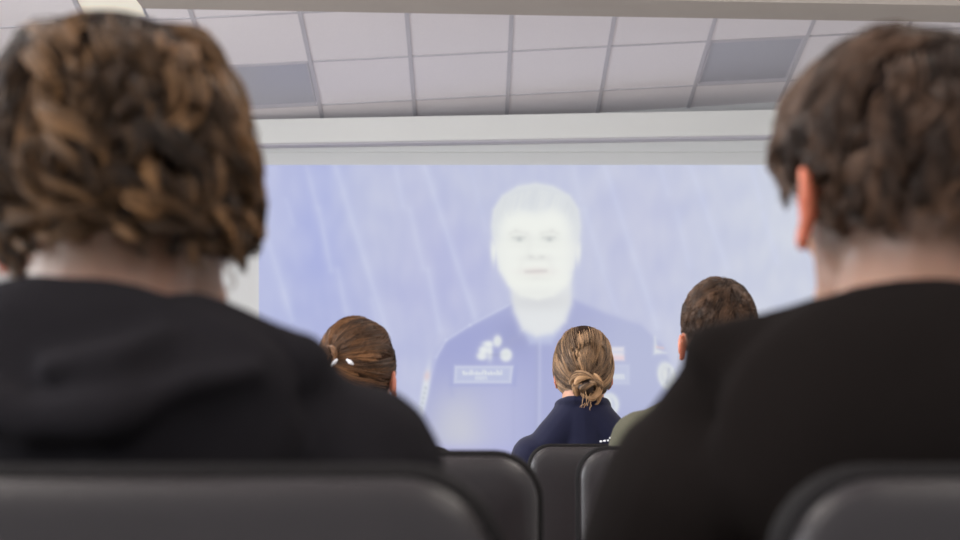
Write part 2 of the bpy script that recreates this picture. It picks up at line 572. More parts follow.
def picture(name, cells, parent):
    jj, ii = np.nonzero(cells)
    q = np.stack([jj * GW + ii, (jj + 1) * GW + ii, (jj + 1) * GW + ii + 1, jj * GW + ii + 1], 1)
    used, inv = np.unique(q.ravel(), return_inverse=True)
    me = mesh_np(name, SP.reshape(-1, 3)[used], inv.reshape(-1, 4))
    color_attr(me, L.reshape(-1, 3)[used])
    return link(name, me, M_PIC, parent)


pic = picture('projected_picture', ~cellman, scr)
pic['label'] = 'pale lavender blue projected picture with slanting light streaks'
por = picture('portrait', cellman, pic)
por['label'] = 'washed out projected portrait of a short-haired man in a dark blue uniform jacket'

# ------------------------------------------------------------------ chairs


def rrect(w, h, r, y, zc, n=8):
    """rounded rectangle ring of half width w and half height h in the xz plane at depth y"""
    out = []
    for cx, cz, a0 in ((w - r, h - r, 0), (-(w - r), h - r, 90), (-(w - r), -(h - r), 180), (w - r, -(h - r), 270)):
        for k in range(n + 1):
            a = math.radians(a0 + 90 * k / n)
            out.append(Vector((cx + r * math.cos(a), y, zc + cz + r * math.sin(a))))
    return out


HW, TOP, BOT, CR = .23, .901, .47, .062


def make_chair():
    e = bpy.data.objects.new('conference_chair', None)
    COL.objects.link(e)
    zc, h = (TOP + BOT) / 2, (TOP - BOT) / 2
    m = MB()
    m.loft([rrect(HW - .004, h - .004, CR, .004, zc), rrect(HW, h, CR, .010, zc), rrect(HW, h, CR, .034, zc), rrect(HW - .004, h - .004, CR, .040, zc)])
    back = m.build('backrest', M_RIM, e, smooth=True)
    m = MB()
    rings = []
    for ins, y in ((.008, .005), (.0085, -.001), (.011, -.005), (.017, -.008), (.03, -.011), (.06, -.014), (.1, -.016), (.16, -.017)):
        rings.append(rrect(HW - ins, h - ins, max(CR - ins * .75, .02), y, zc))
    m.loft(rings).build('back_panel', M_LEATHER, back, smooth=True)
    m = MB()
    rings = []
    for ins, y in ((.010, .036), (.010, .044), (.016, .054), (.03, .061), (.07, .066), (.13, .068)):
        rings.append(rrect(HW - ins, h - ins, max(CR - ins * .75, .02), y, zc))
    m.loft(rings).build('back_cushion', M_LEATHER, back, smooth=True)
    m = MB()
    m.box((-.225, .045, .395), (.225, .50, .452), .022)
    m.build('seat', M_LEATHER, e, smooth=True)
    m = MB()
    m.tube([(-.2, .06, .385), (.2, .06, .385), (.2, .47, .385), (-.2, .47, .385), (-.2, .06, .385)], .011)
    for s in (-1, 1):
        m.tube([(s * .15, .06, .385), (s * .15, .03, .42), (s * .15, .024, .50)], .012)
    m.build('seat_frame', M_METAL, e, smooth=True)
    for sx in (-1, 1):
        for y0, y1 in ((.07, .01), (.46, .50)):
            lg = MB().tube([(sx * .2, y0, .39), (sx * .215, y1, .012)], .012).build('leg', M_METAL, e, smooth=True)
            MB().tube([(sx * .215, y1, .02), (sx * .215, y1, .0)], .016).build('foot_cap', M_RIM, lg, smooth=True)
    return e


def copy_tree(o, parent=None):
    c_ = o.copy()
    COL.objects.link(c_)
    if parent: c_.parent = parent
    for ch in list(o.children):
        copy_tree(ch, c_)
    return c_


CHAIRS = [(-.213, .90, 0, 'black leather chair under the curly-haired boy in the charcoal hoodie'),
          (.398, .90, 0, 'black leather chair under the dark-haired boy in the black hoodie'),
          (-.150, 1.95, 0, 'empty black leather chair directly ahead of the curly-haired boy'),
          (.356, 4.15, 0, 'grey-black leather chair of the woman in the navy jacket'),
          (.417, 3.05, 0, 'grey-black leather chair of the boy in the olive jacket'),
          (-.262, 3.05, 0, 'black leather chair of the brown-haired girl, hidden behind the charcoal hoodie')]
proto = make_chair()
chairs = []
for k, (x, y, rz, lab) in enumerate(CHAIRS):
    o = proto if k == 0 else None
    chairs.append(o)
for k, (x, y, rz, lab) in enumerate(CHAIRS):
    o = proto if k == 0 else copy_tree(proto)
    o.location = (x, y, 0)
    o.rotation_euler.z = rz
    tag(o, lab, 'chair', 'black leather chairs in the audience')

# ------------------------------------------------------------------ bodies


def cap_mesh(p0, r0, p1, r1, seg=16, rings=5):
    p0, p1 = np.array(p0, float), np.array(p1, float)
    ax = p1 - p0
    Ln = np.linalg.norm(ax)
    ax = ax / Ln if Ln > 1e-9 else np.array([0, 0, 1.])
    a = np.cross(ax, [1, 0, 0] if abs(ax[0]) < .9 else [0, 1, 0])
    a /= np.linalg.norm(a)
    b = np.cross(ax, a)
    prof = [(-r0 * math.cos(t), r0 * math.sin(t), 0) for t in np.linspace(.12, math.pi / 2, rings)]
    prof += [(r1 * math.sin(t), r1 * math.cos(t), 1) for t in np.linspace(0, math.pi / 2 - .12, rings)]
    th = np.linspace(0, 2 * math.pi, seg, endpoint=False)
    V = []
    for h, r, e in prof:
        base = (p1 if e else p0) + ax * h
        V.append(base + np.outer(np.cos(th), a) * r + np.outer(np.sin(th), b) * r)
    return np.concatenate(V), len(prof), seg


class Blob:
    """closed shapes merged into one continuous surface"""

    def __init__(self):
        self.bm = bmesh.new()

    def cap(self, p0, r0, p1, r1, flat=None):
        V, nr, sg = cap_mesh(p0, r0, p1, r1)
        if flat is not None:
            c_ = (np.array(p0) + np.array(p1)) / 2
            V = c_ + (V - c_) * np.array(flat)
        v = [self.bm.verts.new(q) for q in V]
        for i in range(nr - 1):
            for k in range(sg):
                self.bm.faces.new((v[i * sg + k], v[i * sg + (k + 1) % sg], v[(i + 1) * sg + (k + 1) % sg], v[(i + 1) * sg + k]))
        self.bm.faces.new(v[:sg][::-1])
        self.bm.faces.new(v[-sg:])
        return self

    def chain(self, pts, rs):
        for (a, ra), (b, rb) in zip(list(zip(pts, rs)), list(zip(pts, rs))[1:]):
            self.cap(a, ra, b, rb)
        return self

    def ell(self, c_, r, R=None, sub=3):
        q = bmesh.ops.create_icosphere(self.bm, subdivisions=sub, radius=1)
        for v in q['verts']:
            p = Vector((v.co.x * r[0], v.co.y * r[1], v.co.z * r[2]))
            if R is not None: p = R @ p
            v.co = p + Vector(c_)
        return self

    def solid(self, name, voxel, smooth=6):
        me = bpy.data.meshes.new(name + '_raw')
        bmesh.ops.recalc_face_normals(self.bm, faces=self.bm.faces)
        self.bm.to_mesh(me)
        self.bm.free()
        o = bpy.data.objects.new(name + '_raw', me)
        COL.objects.link(o)
        r = o.modifiers.new('union', 'REMESH')
        r.mode = 'VOXEL'
        r.voxel_size = voxel
        r.use_smooth_shade = True
        if smooth:
            s = o.modifiers.new('soften', 'SMOOTH')
            s.factor, s.iterations = .5, smooth
        dg = bpy.context.evaluated_depsgraph_get()
        out = bpy.data.meshes.new_from_object(o.evaluated_get(dg))
        out.name = name
        bpy.data.objects.remove(o)
        bpy.data.meshes.remove(me)
        return out


def get_v(me):
    V = np.empty(len(me.vertices) * 3, np.float32)
    me.vertices.foreach_get('co', V)
    return V.reshape(-1, 3)


def set_v(me, V):
    me.vertices.foreach_set('co', np.asarray(V, np.float32).ravel())
    me.update()


def wrinkle(me, amp, scale, seed, stretch=(1, 1, 1)):
    n = np.empty(len(me.vertices) * 3, np.float32)
    me.vertices.foreach_get('normal', n)
    n = n.reshape(-1, 3)
    V = get_v(me)
    d = np.array([noise.noise((v[0] * scale * stretch[0] + seed, v[1] * scale * stretch[1], v[2] * scale * stretch[2])) +
                  .5 * noise.noise((v[0] * scale * 2.3 + seed, v[1] * scale * 2.3, v[2] * scale * 2.3 + 5)) for v in V])
    set_v(me, V + n * (d * amp)[:, None])


def rot_h(yaw, roll, pitch):
    return Matrix.Rotation(yaw, 3, 'Z') @ Matrix.Rotation(roll, 3, 'Y') @ Matrix.Rotation(pitch, 3, 'X')


def limb_points(p):
    x, yh = p['x'], p['yh']                       # hips
    zs, ws, ys = p['zs'], p['ws'], p['ys']        # shoulder height, half width, depth
    d = {}
    d['hip'] = (x, yh + .015, .575)
    d['chest'] = (x + p.get('lean', 0) * .6, (yh + ys) / 2 + .01, zs - .14)
    d['neck'] = (p['nx'], ys + .005, p['nz'])
    for s in (-1, 1):
        d['sh', s] = (p['sx'] + s * ws, ys, zs)
        d['el', s] = (p['sx'] + s * (ws + p.get('eo', .035)), ys + .06, zs - .25)
        d['wr', s] = (x + s * .12, yh + .31, .675)
        d['hj', s] = (x + s * .09, yh + .03, .567)
        d['kn', s] = (x + s * .125, yh + .43, .545)
        d['an', s] = (x + s * .13, yh + .44, .10)
        d['toe', s] = (x + s * .15, yh + .60, .05)
    return d


def make_person(p, label):
    """one continuous body with clothes and hair as its children"""
    J = limb_points(p)
    loc = Vector((p['x'], p['yh'], 0))
    H = Vector(p['head'])
    R = rot_h(*p['rot'])
    ra, rb, rc = p['skull']
    B = Blob()
    # head
    hp = lambda x, y, z: H + R @ Vector((x, y, z))
    B.ell(H, (ra, rb, rc), R)
    B.ell(hp(0, .035, -.055), (.060, .062, .072), R)          # face and jaw
    B.cap(hp(-.035, .06, -.085), .02, hp(0, .082, -.112), .02)
    B.cap(hp(.035, .06, -.085), .02, hp(0, .082, -.112), .02)  # jaw line to chin
    B.cap(hp(0, .088, .01), .008, hp(0, .112, -.034), .011)   # nose
    B.ell(hp(0, .106, -.040), (.017, .012, .009), R, 2)
    B.cap(hp(-.016, .092, -.070), .007, hp(.016, .092, -.070), .007)
    B.cap(hp(-.014, .091, -.081), .008, hp(.014, .091, -.081), .008)
    for s in (-1, 1):
        B.ell(hp(s * .044, .066, -.028), (.022, .022, .020), R, 2)   # cheekbone
        B.cap(hp(s * .014, .092, .022), .009, hp(s * .046, .078, .020), .008)   # brow
        e0 = ra - p.get('ear_in', .001) - (p.get('ear_in_right', 0) if s > 0 else 0)
        es = p.get('ear_s', .8)
        ez, ey = p.get('ear', (-.012, -.004))
        pts = []
        for k in range(9):                                      # ear rim
            a = math.radians(200 - k * 33)
            pts.append(hp(s * (e0 + .004 + .011 * (.5 + .5 * math.cos(a))), ey - .017 * es * math.cos(a), ez + .030 * es * math.sin(a)))
        for q0, q1 in zip(pts, pts[1:]):
            B.cap(q0, .0055, q1, .0055)
        B.ell(hp(s * (e0 + .006), ey, ez), (.006, .014 * es, .026 * es), R, 2)
        B.ell(hp(s * (e0 + .008), ey + .008, ez - .029 * es), (.007, .009, .010), R, 2)
    nk = Vector(J['neck'])
    B.cap(hp(0, -.022, -.055), .056, nk, .060)
    B.cap(hp(0, .01, -.07), .045, nk + Vector((0, .03, -.02)), .05)
    # trunk
    ch, hip = Vector(J['chest']), Vector(J['hip'])
    B.cap(nk + Vector((0, 0, -.03)), .055, ch, .08)
    B.ell(ch, (.145, .095, .16))
    B.ell((ch + hip) / 2, (.13, .09, .15))
    B.ell(hip + Vector((0, .02, .0)), (.155, .095, .09))
    for s in (-1, 1):
        sh = Vector(J['sh', s])
        B.cap(nk + Vector((s * .02, -.005, -.02)), .042, sh + Vector((-s * .02, 0, 0)), .046)
        B.chain([sh, J['el', s], J['wr', s]], [.048, .036, .026])
        wr = Vector(J['wr', s])
        pm = wr + Vector((-s * .01, .075, -.02))
        B.cap(wr, .024, pm, .026)
        for k, (fo, fl) in enumerate(((-.027, .062), (-.009, .07), (.009, .066), (.027, .052))):
            a0 = pm + Vector((fo, .012, -.002))
            a1 = a0 + Vector((fo * .25, fl * .55, -.008))
            a2 = a1 + Vector((0, fl * .4, -.02))
            B.chain([a0, a1, a2], [.009, .0082, .007])
        t0 = wr + Vector((-s * .024, .03, -.01))
        B.chain([t0, t0 + Vector((-s * .022, .035, -.005)), t0 + Vector((-s * .026, .062, -.012))], [.012, .010, .008])
        B.chain([J['hj', s], J['kn', s], J['an', s]], [.085, .058, .040])
        B.cap(J['an', s], .04, J['toe', s], .03)
    me = B.solid('person', .0052, 5)
    V = get_v(me)
    Rn = np.array(R)
    loc_h = (V - np.array(H)) @ Rn                 # head-space coordinates
    base = np.array(lin(*p.get('skin', (214, 168, 145)))[:3])
    red = np.array(lin(*p.get('ear_skin', (212, 132, 104)))[:3])  # naturally redder ears, plus light shining through them put into the colour
    lip = np.array(lin(186, 110, 104)[:3])
    k = np.clip((np.abs(loc_h[:, 0]) - ra + .002) / .006, 0, 1) * (np.abs(loc_h[:, 2] + .012) < .06) * (loc_h[:, 1] < .05)
    kl = ((np.abs(loc_h[:, 0]) < .024) & (np.abs(loc_h[:, 2] + .0755) < .013) & (loc_h[:, 1] > .085)) * .7
    Cc = base + (red - base) * k[:, None]
    Cc = Cc + (lip - Cc) * kl[:, None]
    sc_ = p.get('scalp')
    if sc_:                                        # close-cropped hair shows as a darker scalp
        kz = np.clip((loc_h[:, 2] - sc_[0]) / sc_[1], 0, 1) * (loc_h[:, 1] < .05) * np.clip(1 - k * 2, 0, 1)
        Cc = Cc + (np.array(lin(*sc_[2])[:3]) - Cc) * (kz * .8)[:, None]
    set_v(me, V - np.array(loc))
    color_attr(me, Cc)
    body = link('person', me, M_SKIN, None, loc, True)
    tag(body, label, 'person')
    for s in (-1, 1):
        ey = MB().ellipsoid(hp(s * .031, .082, .004) - loc, (.0115, .0115, .0115)).build('eye', M_EYE, body, smooth=True)
        MB().ellipsoid(hp(s * .031, .0905, .004) - loc, (.005, .004, .005), 2).build('iris', M_IRIS, ey, smooth=True)

    # upper garment
    inf = p.get('inf', .014)
    G = Blob()
    G.cap(nk + Vector((0, -.004, -.045)), .06 + inf * .6, ch, .08 + inf)
    G.ell(ch + Vector((0, -.006, 0)), (.15 + inf, .10 + inf, .17))
    G.ell((ch + hip) / 2, (.145 + inf, .098 + inf, .17))
    G.ell(hip + Vector((0, .02, .03)), (.158 + inf, .098 + inf, .08))
    for s in (-1, 1):
        sh = Vector(J['sh', s])
        G.cap(nk + Vector((s * .02, -.006, -.03)), .044 + inf, sh + Vector((-s * .02, 0, 0)), .048 + inf)
        G.chain([sh, J['el', s], J['wr', s]], [.052 + inf, .042 + inf, .032 + inf * .6])
        G.cap(Vector(J['wr', s]) - Vector((0, .02, 0)), .036, Vector(J['wr', s]), .033)
    p['garment_extra'](G, nk, J)
    gme = G.solid(p['garment'], .006, p.get('gsm', 6))
    wrinkle(gme, p.get('wr', .006), 9, p['seed'], (1, 1, .7))
    set_v(gme, get_v(gme) - np.array(loc))
    gar = link(p['garment'], gme, p['gmat'], body, None, True)
    # trousers and shoes
    T = Blob()
    T.ell(hip + Vector((0, .02, -.005)), (.166, .105, .085))
    for s in (-1, 1):
        T.chain([J['hj', s], J['kn', s], Vector(J['an', s]) + Vector((0, 0, .02))], [.094, .068, .056])
    tme = T.solid('trousers', .01, 3)
    set_v(tme, get_v(tme) - np.array(loc))
    link('trousers', tme, M_JEANS, body, None, True)
    for s in (-1, 1):
        S = Blob()
        a_, t_ = Vector(J['an', s]), Vector(J['toe', s])
        S.cap(Vector((a_.x, a_.y - .03, .048)), .046, Vector((t_.x, t_.y, .046)), .042)
        S.cap(a_, .05, Vector((a_.x, a_.y, .05)), .046)
        sm = S.solid('shoe', .008, 2)
        v_ = get_v(sm)
        v_[:, 2] = np.maximum(v_[:, 2], 0.002)
        set_v(sm, v_ - np.array(loc))
        link('shoe', sm, M_SHOE, body, None, True)
    return body, gar, H, R, loc


# ------------------------------------------------------------------ hair


def fib_dirs(n, jitter=.5):
    i = np.arange(n) + .5
    ph = np.arccos(1 - 2 * i / n)
    th = np.pi * (1 + 5 ** .5) * i
    d = np.stack([np.cos(th) * np.sin(ph), np.sin(th) * np.sin(ph), np.cos(ph)], 1)
    d += RNG.normal(0, jitter / math.sqrt(n), d.shape)
    return d / np.linalg.norm(d, axis=1, keepdims=True)


def nrm(v):
    return v / (np.linalg.norm(v, axis=-1, keepdims=True) + 1e-9)


def strands_mesh(name, Pts, rad, colors, sides=3):
    """Pts N,K,3 centre lines, rad N,K radii, colors N,3"""
    N, K, _ = Pts.shape
    T = np.gradient(Pts, axis=1)
    T = nrm(T)
    up = np.where(np.abs(T[..., 2:3]) < .9, np.array([0, 0, 1.]), np.array([0, 1., 0]))
    A = nrm(np.cross(T, up))
    Bv = np.cross(T, A)
    V = np.empty((N, K, sides, 3))
    for s in range(sides):
        a = 2 * math.pi * s / sides
        V[:, :, s] = Pts + (A * math.cos(a) + Bv * math.sin(a)) * rad[..., None]
    idx = np.arange(N * K * sides).reshape(N, K, sides)
    nx = np.roll(idx, -1, 2)
    Fq = np.stack([idx[:, :-1], nx[:, :-1], nx[:, 1:], idx[:, 1:]], -1).reshape(-1, 4)
    me = mesh_np(name, V.reshape(-1, 3), Fq)
    color_attr(me, np.repeat(colors, K * sides, 0))
    return me


def make_hair(body, H, R, loc, st):
    """a solid under-layer of hair and, over it, locks that follow their clumps"""
    rad3 = np.array(st['skull'])
    Rn = np.array(R)
    dirs = fib_dirs(int(st['n'] * 1.9))
    dirs = dirs[RNG.random(len(dirs)) < st['mask'](dirs)]
    N, K = len(dirs), st.get('k', 11)
    nc = st['clumps']
    cd = fib_dirs(nc, 1.0)
    cid = np.argmax(dirs @ cd.T + RNG.normal(0, .02, (N, 1)), 1)
    cph = RNG.uniform(0, 2 * np.pi, nc)
    cfr = RNG.uniform(.7, 1.3, nc) * st['freq']
    cam_ = RNG.uniform(.5, 1.4, nc) * st['curl']
    csw = RNG.normal(0, st['wild'], (nc, 3))
    clen = RNG.uniform(.75, 1.2, nc)
    ctone = RNG.uniform(0, 1, nc)
    layer = RNG.uniform(.25, 1, N) ** .6 * RNG.uniform(.9, 1.05, nc)[cid]

    def trace(u, cidx, lay, ln):
        n = len(u)
        out = np.empty((n, K, 3))
        step = ln / (K - 1)
        u = u.copy()
        for k in range(K):
            t = k / (K - 1)
            th = st['thick'](u)
            o = th * lay * min(1, .25 + t * 2.2)
            pos = u * rad3 + nrm(u / rad3) * o[:, None]
            nn = nrm(u / rad3)
            fl = st['flow'](u) + csw[cidx]
            fl = nrm(fl - nn * (fl * nn).sum(1, keepdims=True))
            side = np.cross(nn, fl)
            ang = cph[cidx] + cfr[cidx] * t
            am = cam_[cidx] * min(1, t * 1.6) * (1 - .55 * smooth_step(u[:, 2], .45, .85))
            off = (nn * np.cos(ang)[:, None] * .55 + side * np.sin(ang)[:, None]) * am[:, None]
            out[:, k] = pos + off
            u = nrm((u * rad3 + fl * step[:, None]) / rad3)
        return out

    ln = st['length'](dirs) * clen[cid] * RNG.uniform(.85, 1.1, N)
    own = trace(dirs, cid, layer, ln)
    gl = st['length'](cd) * clen
    gd = trace(cd, np.arange(nc), np.ones(nc) * .9, gl)[cid]
    t = np.linspace(0, 1, K)[None, :, None]
    spread = RNG.normal(0, 1, (N, 1, 3)) * st['spread']
    tight = st['tight']
    Pts = own * (1 - tight * t ** .7) + (gd + spread * (1 - .5 * t)) * tight * t ** .7
    Pts[:, :, :] += RNG.normal(0, st['spread'] * .12, Pts.shape) * t
    W = Pts @ Rn.T + np.array(H) - np.array(loc)
    rr = st['radius'] * RNG.uniform(.7, 1.25, (N, 1)) * (1 - .75 * np.linspace(0, 1, K)[None] ** 2.5)
    c0, c1 = [np.array(lin(*c_)[:3]) for c_ in st['colors']]
    tone = np.clip(ctone[cid] * .6 + RNG.uniform(0, .5, N) - .05, 0, 1) ** st.get('tone_pow', 1.6)
    Cc = c0 + (c1 - c0) * tone[:, None]
    # under-layer
    cdirs = fib_dirs(5200, 0)
    bm = bmesh.new()
    q = bmesh.ops.create_icosphere(bm, subdivisions=5, radius=1)
    cv = np.array([v.co[:] for v in q['verts']])
    mk = st['mask'](cv)
    th = st['thick'](cv)
    mk2 = np.clip(mk, 0, 1)
    off = np.where(mk2 > .5, th * st.get('cap', .55) * (mk2 * 2 - 1), -.012)
    pos = cv * rad3 + nrm(cv / rad3) * off[:, None]
    Wc = pos @ Rn.T + np.array(H) - np.array(loc)
    for v, w in zip(q['verts'], Wc): v.co = w
    bmesh.ops.delete(bm, geom=[v for v, f in zip(q['verts'], mk2 < .02) if f], context='VERTS')
    me = bpy.data.meshes.new('hair')
    bm.to_mesh(me)
    bm.free()
    color_attr(me, np.tile(c0 * .8, (len(me.vertices), 1)))
    hair_o = link('hair', me, M_CAP, body, None, True)
    sm = strands_mesh('hair_locks', W, rr, Cc)
    so = link('hair_locks', sm, M_HAIR, hair_o, None, True)
    so['kind'] = 'stuff'
    return hair_o


def smooth_step(x, a, b):
    t = np.clip((x - a) / (b - a), 0, 1)
    return t * t * (3 - 2 * t)


# ---- garments
def hood(G, nk, J, wide=.15, drop=.09, thick=.042, back=.085, tip=.0):
    for k in range(16):
        a0, a1 = 2 * math.pi * k / 16, 2 * math.pi * (k + 1) / 16
        q = lambda a: nk + Vector((.078 * math.sin(a), -.074 * math.cos(a) + .004, -.002 - .012 * math.cos(a) * -1 + (-.03 if math.cos(a) < -.3 else 0)))
        rr = .022 if math.cos(a0) > -.2 else .018
        G.cap(q(a0), rr, q(a1), rr)
    G.ell(nk + Vector((0, -back, -.055)), (wide, thick, drop))
    for s in (-1, 1):
        G.cap(nk + Vector((s * .065, -.05, -.008 + tip * .5)), .026, nk + Vector((s * (wide - .01), -.035, -.045 + tip)), .020)
        G.cap(nk + Vector((s * (wide - .01), -.04, -.045 + tip)), .020, nk + Vector((0, -back - .012, -.055 - drop * .95)), .026)
        G.cap(nk + Vector((s * (wide - .02), -.03, -.05 + tip)), .022, Vector(J['sh', s]) + Vector((s * .012, 0, .005)), .052)


def shirt_collar(G, nk, J):
    for k in range(16):
        a0, a1 = 2 * math.pi * k / 16, 2 * math.pi * (k + 1) / 16
        q = lambda a: nk + Vector((.066 * math.sin(a), -.062 * math.cos(a) + .002, -.006 + .014 * math.cos(a)))
        G.cap(q(a0), .013, q(a1), .013)


# ------------------------------------------------------------------ the five people in the audience
# curly-haired boy, near left
def creased_hood(G, nk, J):
    hood(G, nk, J, .145, .095, .045, .075, .028)
    for pts, rs in ((((.115, -.098, -.020), (.075, -.118, -.030), (.030, -.127, -.048), (-.015, -.130, -.052), (-.050, -.124, -.040)), (.010, .015, .017, .016, .010)),
                    (((-.115, -.096, -.012), (-.100, -.112, -.035), (-.088, -.120, -.055)), (.012, .016, .012)),
                    (((.060, -.098, .006), (.035, -.120, -.012), (-.005, -.126, -.018)), (.012, .015, .010))):
        G.chain([nk + Vector(v) for v in pts], rs)


hd = at(120, 146, 1.125)
P1 = dict(x=-.245, yh=1.12, zs=.888, ws=.162, eo=.004, ys=1.09, sx=-.247, nx=-.262, nz=.978, head=(hd.x, 1.125, 1.104), rot=(-.20, -.10, -.03),
          skull=(.076, .094, .100), ear=(-.036, -.008), ear_in_right=.013, scalp=(-.100, .03, (104, 77, 58)), garment='hooded_sweatshirt', gmat=M_HOOD1, seed=1.0, wr=.013, inf=.016,
          garment_extra=creased_hood, gsm=4, skin=(152, 113, 95))
b1_ = make_person(P1, 'boy with wavy brown hair in a charcoal hooded sweatshirt')


def m1(d):                                         # where the boy's hair grows
    side = np.abs(d[:, 0])
    line = np.where(d[:, 1] > 0, -.34 + .9 * d[:, 1] ** 2, -.34) - .09 * smooth_step(d[:, 0], .45, .8)
    return smooth_step(d[:, 2] - line, -.10, .02)


def th1(d):
    return .022 + .017 * smooth_step(d[:, 2], .2, .9) + .008 * smooth_step(-d[:, 1], .1, .9) * smooth_step(d[:, 2], -.5, .2) - .012 * smooth_step(-d[:, 2], .2, .6) * (d[:, 0] < .4) + .004 * smooth_step(d[:, 0], .4, .8) * smooth_step(-d[:, 2], -.1, .2)


def fl1(d):
    cr = np.array([.05, -.25, .97])
    g = np.array([0, 0, -1.0])
    out = nrm(d - cr) * .9
    sw = np.cross(d, cr[None]) * .35
    return out + g * .8 + sw


make_hair(*[b1_[i] for i in (0, 2, 3, 4)], dict(skull=P1['skull'], n=6500, mask=m1, thick=th1, flow=fl1, clumps=260, freq=10, curl=.0135, wild=.5,
          length=lambda d: np.clip((d[:, 2] + .50 + .03 * np.maximum(d[:, 0], 0)) * .105, .014, .11), spread=.0028, tight=.88, radius=.0009, k=13, cap=.62,
          colors=((34, 24, 18), (178, 134, 92)), tone_pow=2.7))

# dark-haired boy, near right
hd = at(914, 146, 1.125)
P2 = dict(x=.315, yh=1.12, zs=.878, ws=.145, eo=.092, ys=1.09, sx=.298, nx=.300, nz=.968, head=(hd.x, 1.125, 1.103), rot=(.17, .03, -.02),
          skull=(.077, .097, .102), ear=(-.024, -.012), garment='hooded_sweatshirt', gmat=M_HOOD2, seed=7.3, wr=.004, inf=.016,
          garment_extra=lambda G, nk, J: hood(G, nk, J, .152, .11, .04, .075, .050), skin=(160, 119, 98), ear_skin=(190, 106, 78), ear_s=.84, ear_in=-.004,
          scalp=(-.092, .045, (58, 45, 38)))
b2_ = make_person(P2, 'boy with short dark hair and a bare left ear in a black hooded sweatshirt')


def m2(d):
    back = smooth_step(d[:, 2], -.42, -.10)
    ear = smooth_step(np.abs(d[:, 0]), .72, .9) * smooth_step(-d[:, 2], .0, .2) * smooth_step(d[:, 1], -.4, -.1)
    line = np.where(d[:, 1] > -.05, .06 + .4 * d[:, 1] ** 2, -.8)
    return back * smooth_step(d[:, 2] - line, -.12, .02) * (1 - .9 * ear)


def th2(d):
    top = smooth_step(d[:, 2], -.25, .35)
    fade = smooth_step(d[:, 2], -.7, -.3)
    return .003 + .006 * fade + .013 * top + .003 * smooth_step(d[:, 2], .3, .6) - .005 * smooth_step(d[:, 2], .6, 1) + .012 * smooth_step(d[:, 1], 0, .8) * top


def fl2(d):
    cr = np.array([.1, -.35, .93])
    out = nrm(d - cr)
    return out * .9 + np.array([0, .15, -.55]) + np.cross(d, cr[None]) * .3


make_hair(*[b2_[i] for i in (0, 2, 3, 4)], dict(skull=P2['skull'], n=6500, mask=m2, thick=th2, flow=fl2, clumps=300, freq=6.5, curl=.0075, wild=.42,
          length=lambda d: np.where(d[:, 1] > -.25, np.minimum(.022 + .045 * smooth_step(d[:, 2], -.35, .4), .010 + .10 * np.maximum(d[:, 2] - .02, 0)), .022 + .045 * smooth_step(d[:, 2], -.35, .4)), spread=.003, tight=.72, radius=.0007, k=10, cap=.55,
          colors=((33, 23, 18), (118, 88, 68)), tone_pow=1.9))

# woman with a low bun in a navy jacket
hd = at(583.5, 364, 4.38)
P3 = dict(x=.300, yh=4.37, zs=.862, ws=.140, ys=4.35, sx=.288, nx=.288, nz=1.016, head=(hd.x, 4.385, 1.118), rot=(.03, .02, 0),
          skull=(.073, .093, .100), ear=(-.038, .0), ear_s=.7, ear_in=.008, garment='jacket', gmat=M_NAVY, seed=3.3, wr=.003, inf=.012,
          garment_extra=shirt_collar, skin=(176, 130, 106), ear_skin=(176, 112, 88))
b3_ = make_person(P3, 'woman with fair brown hair in a low bun, wearing a navy jacket')


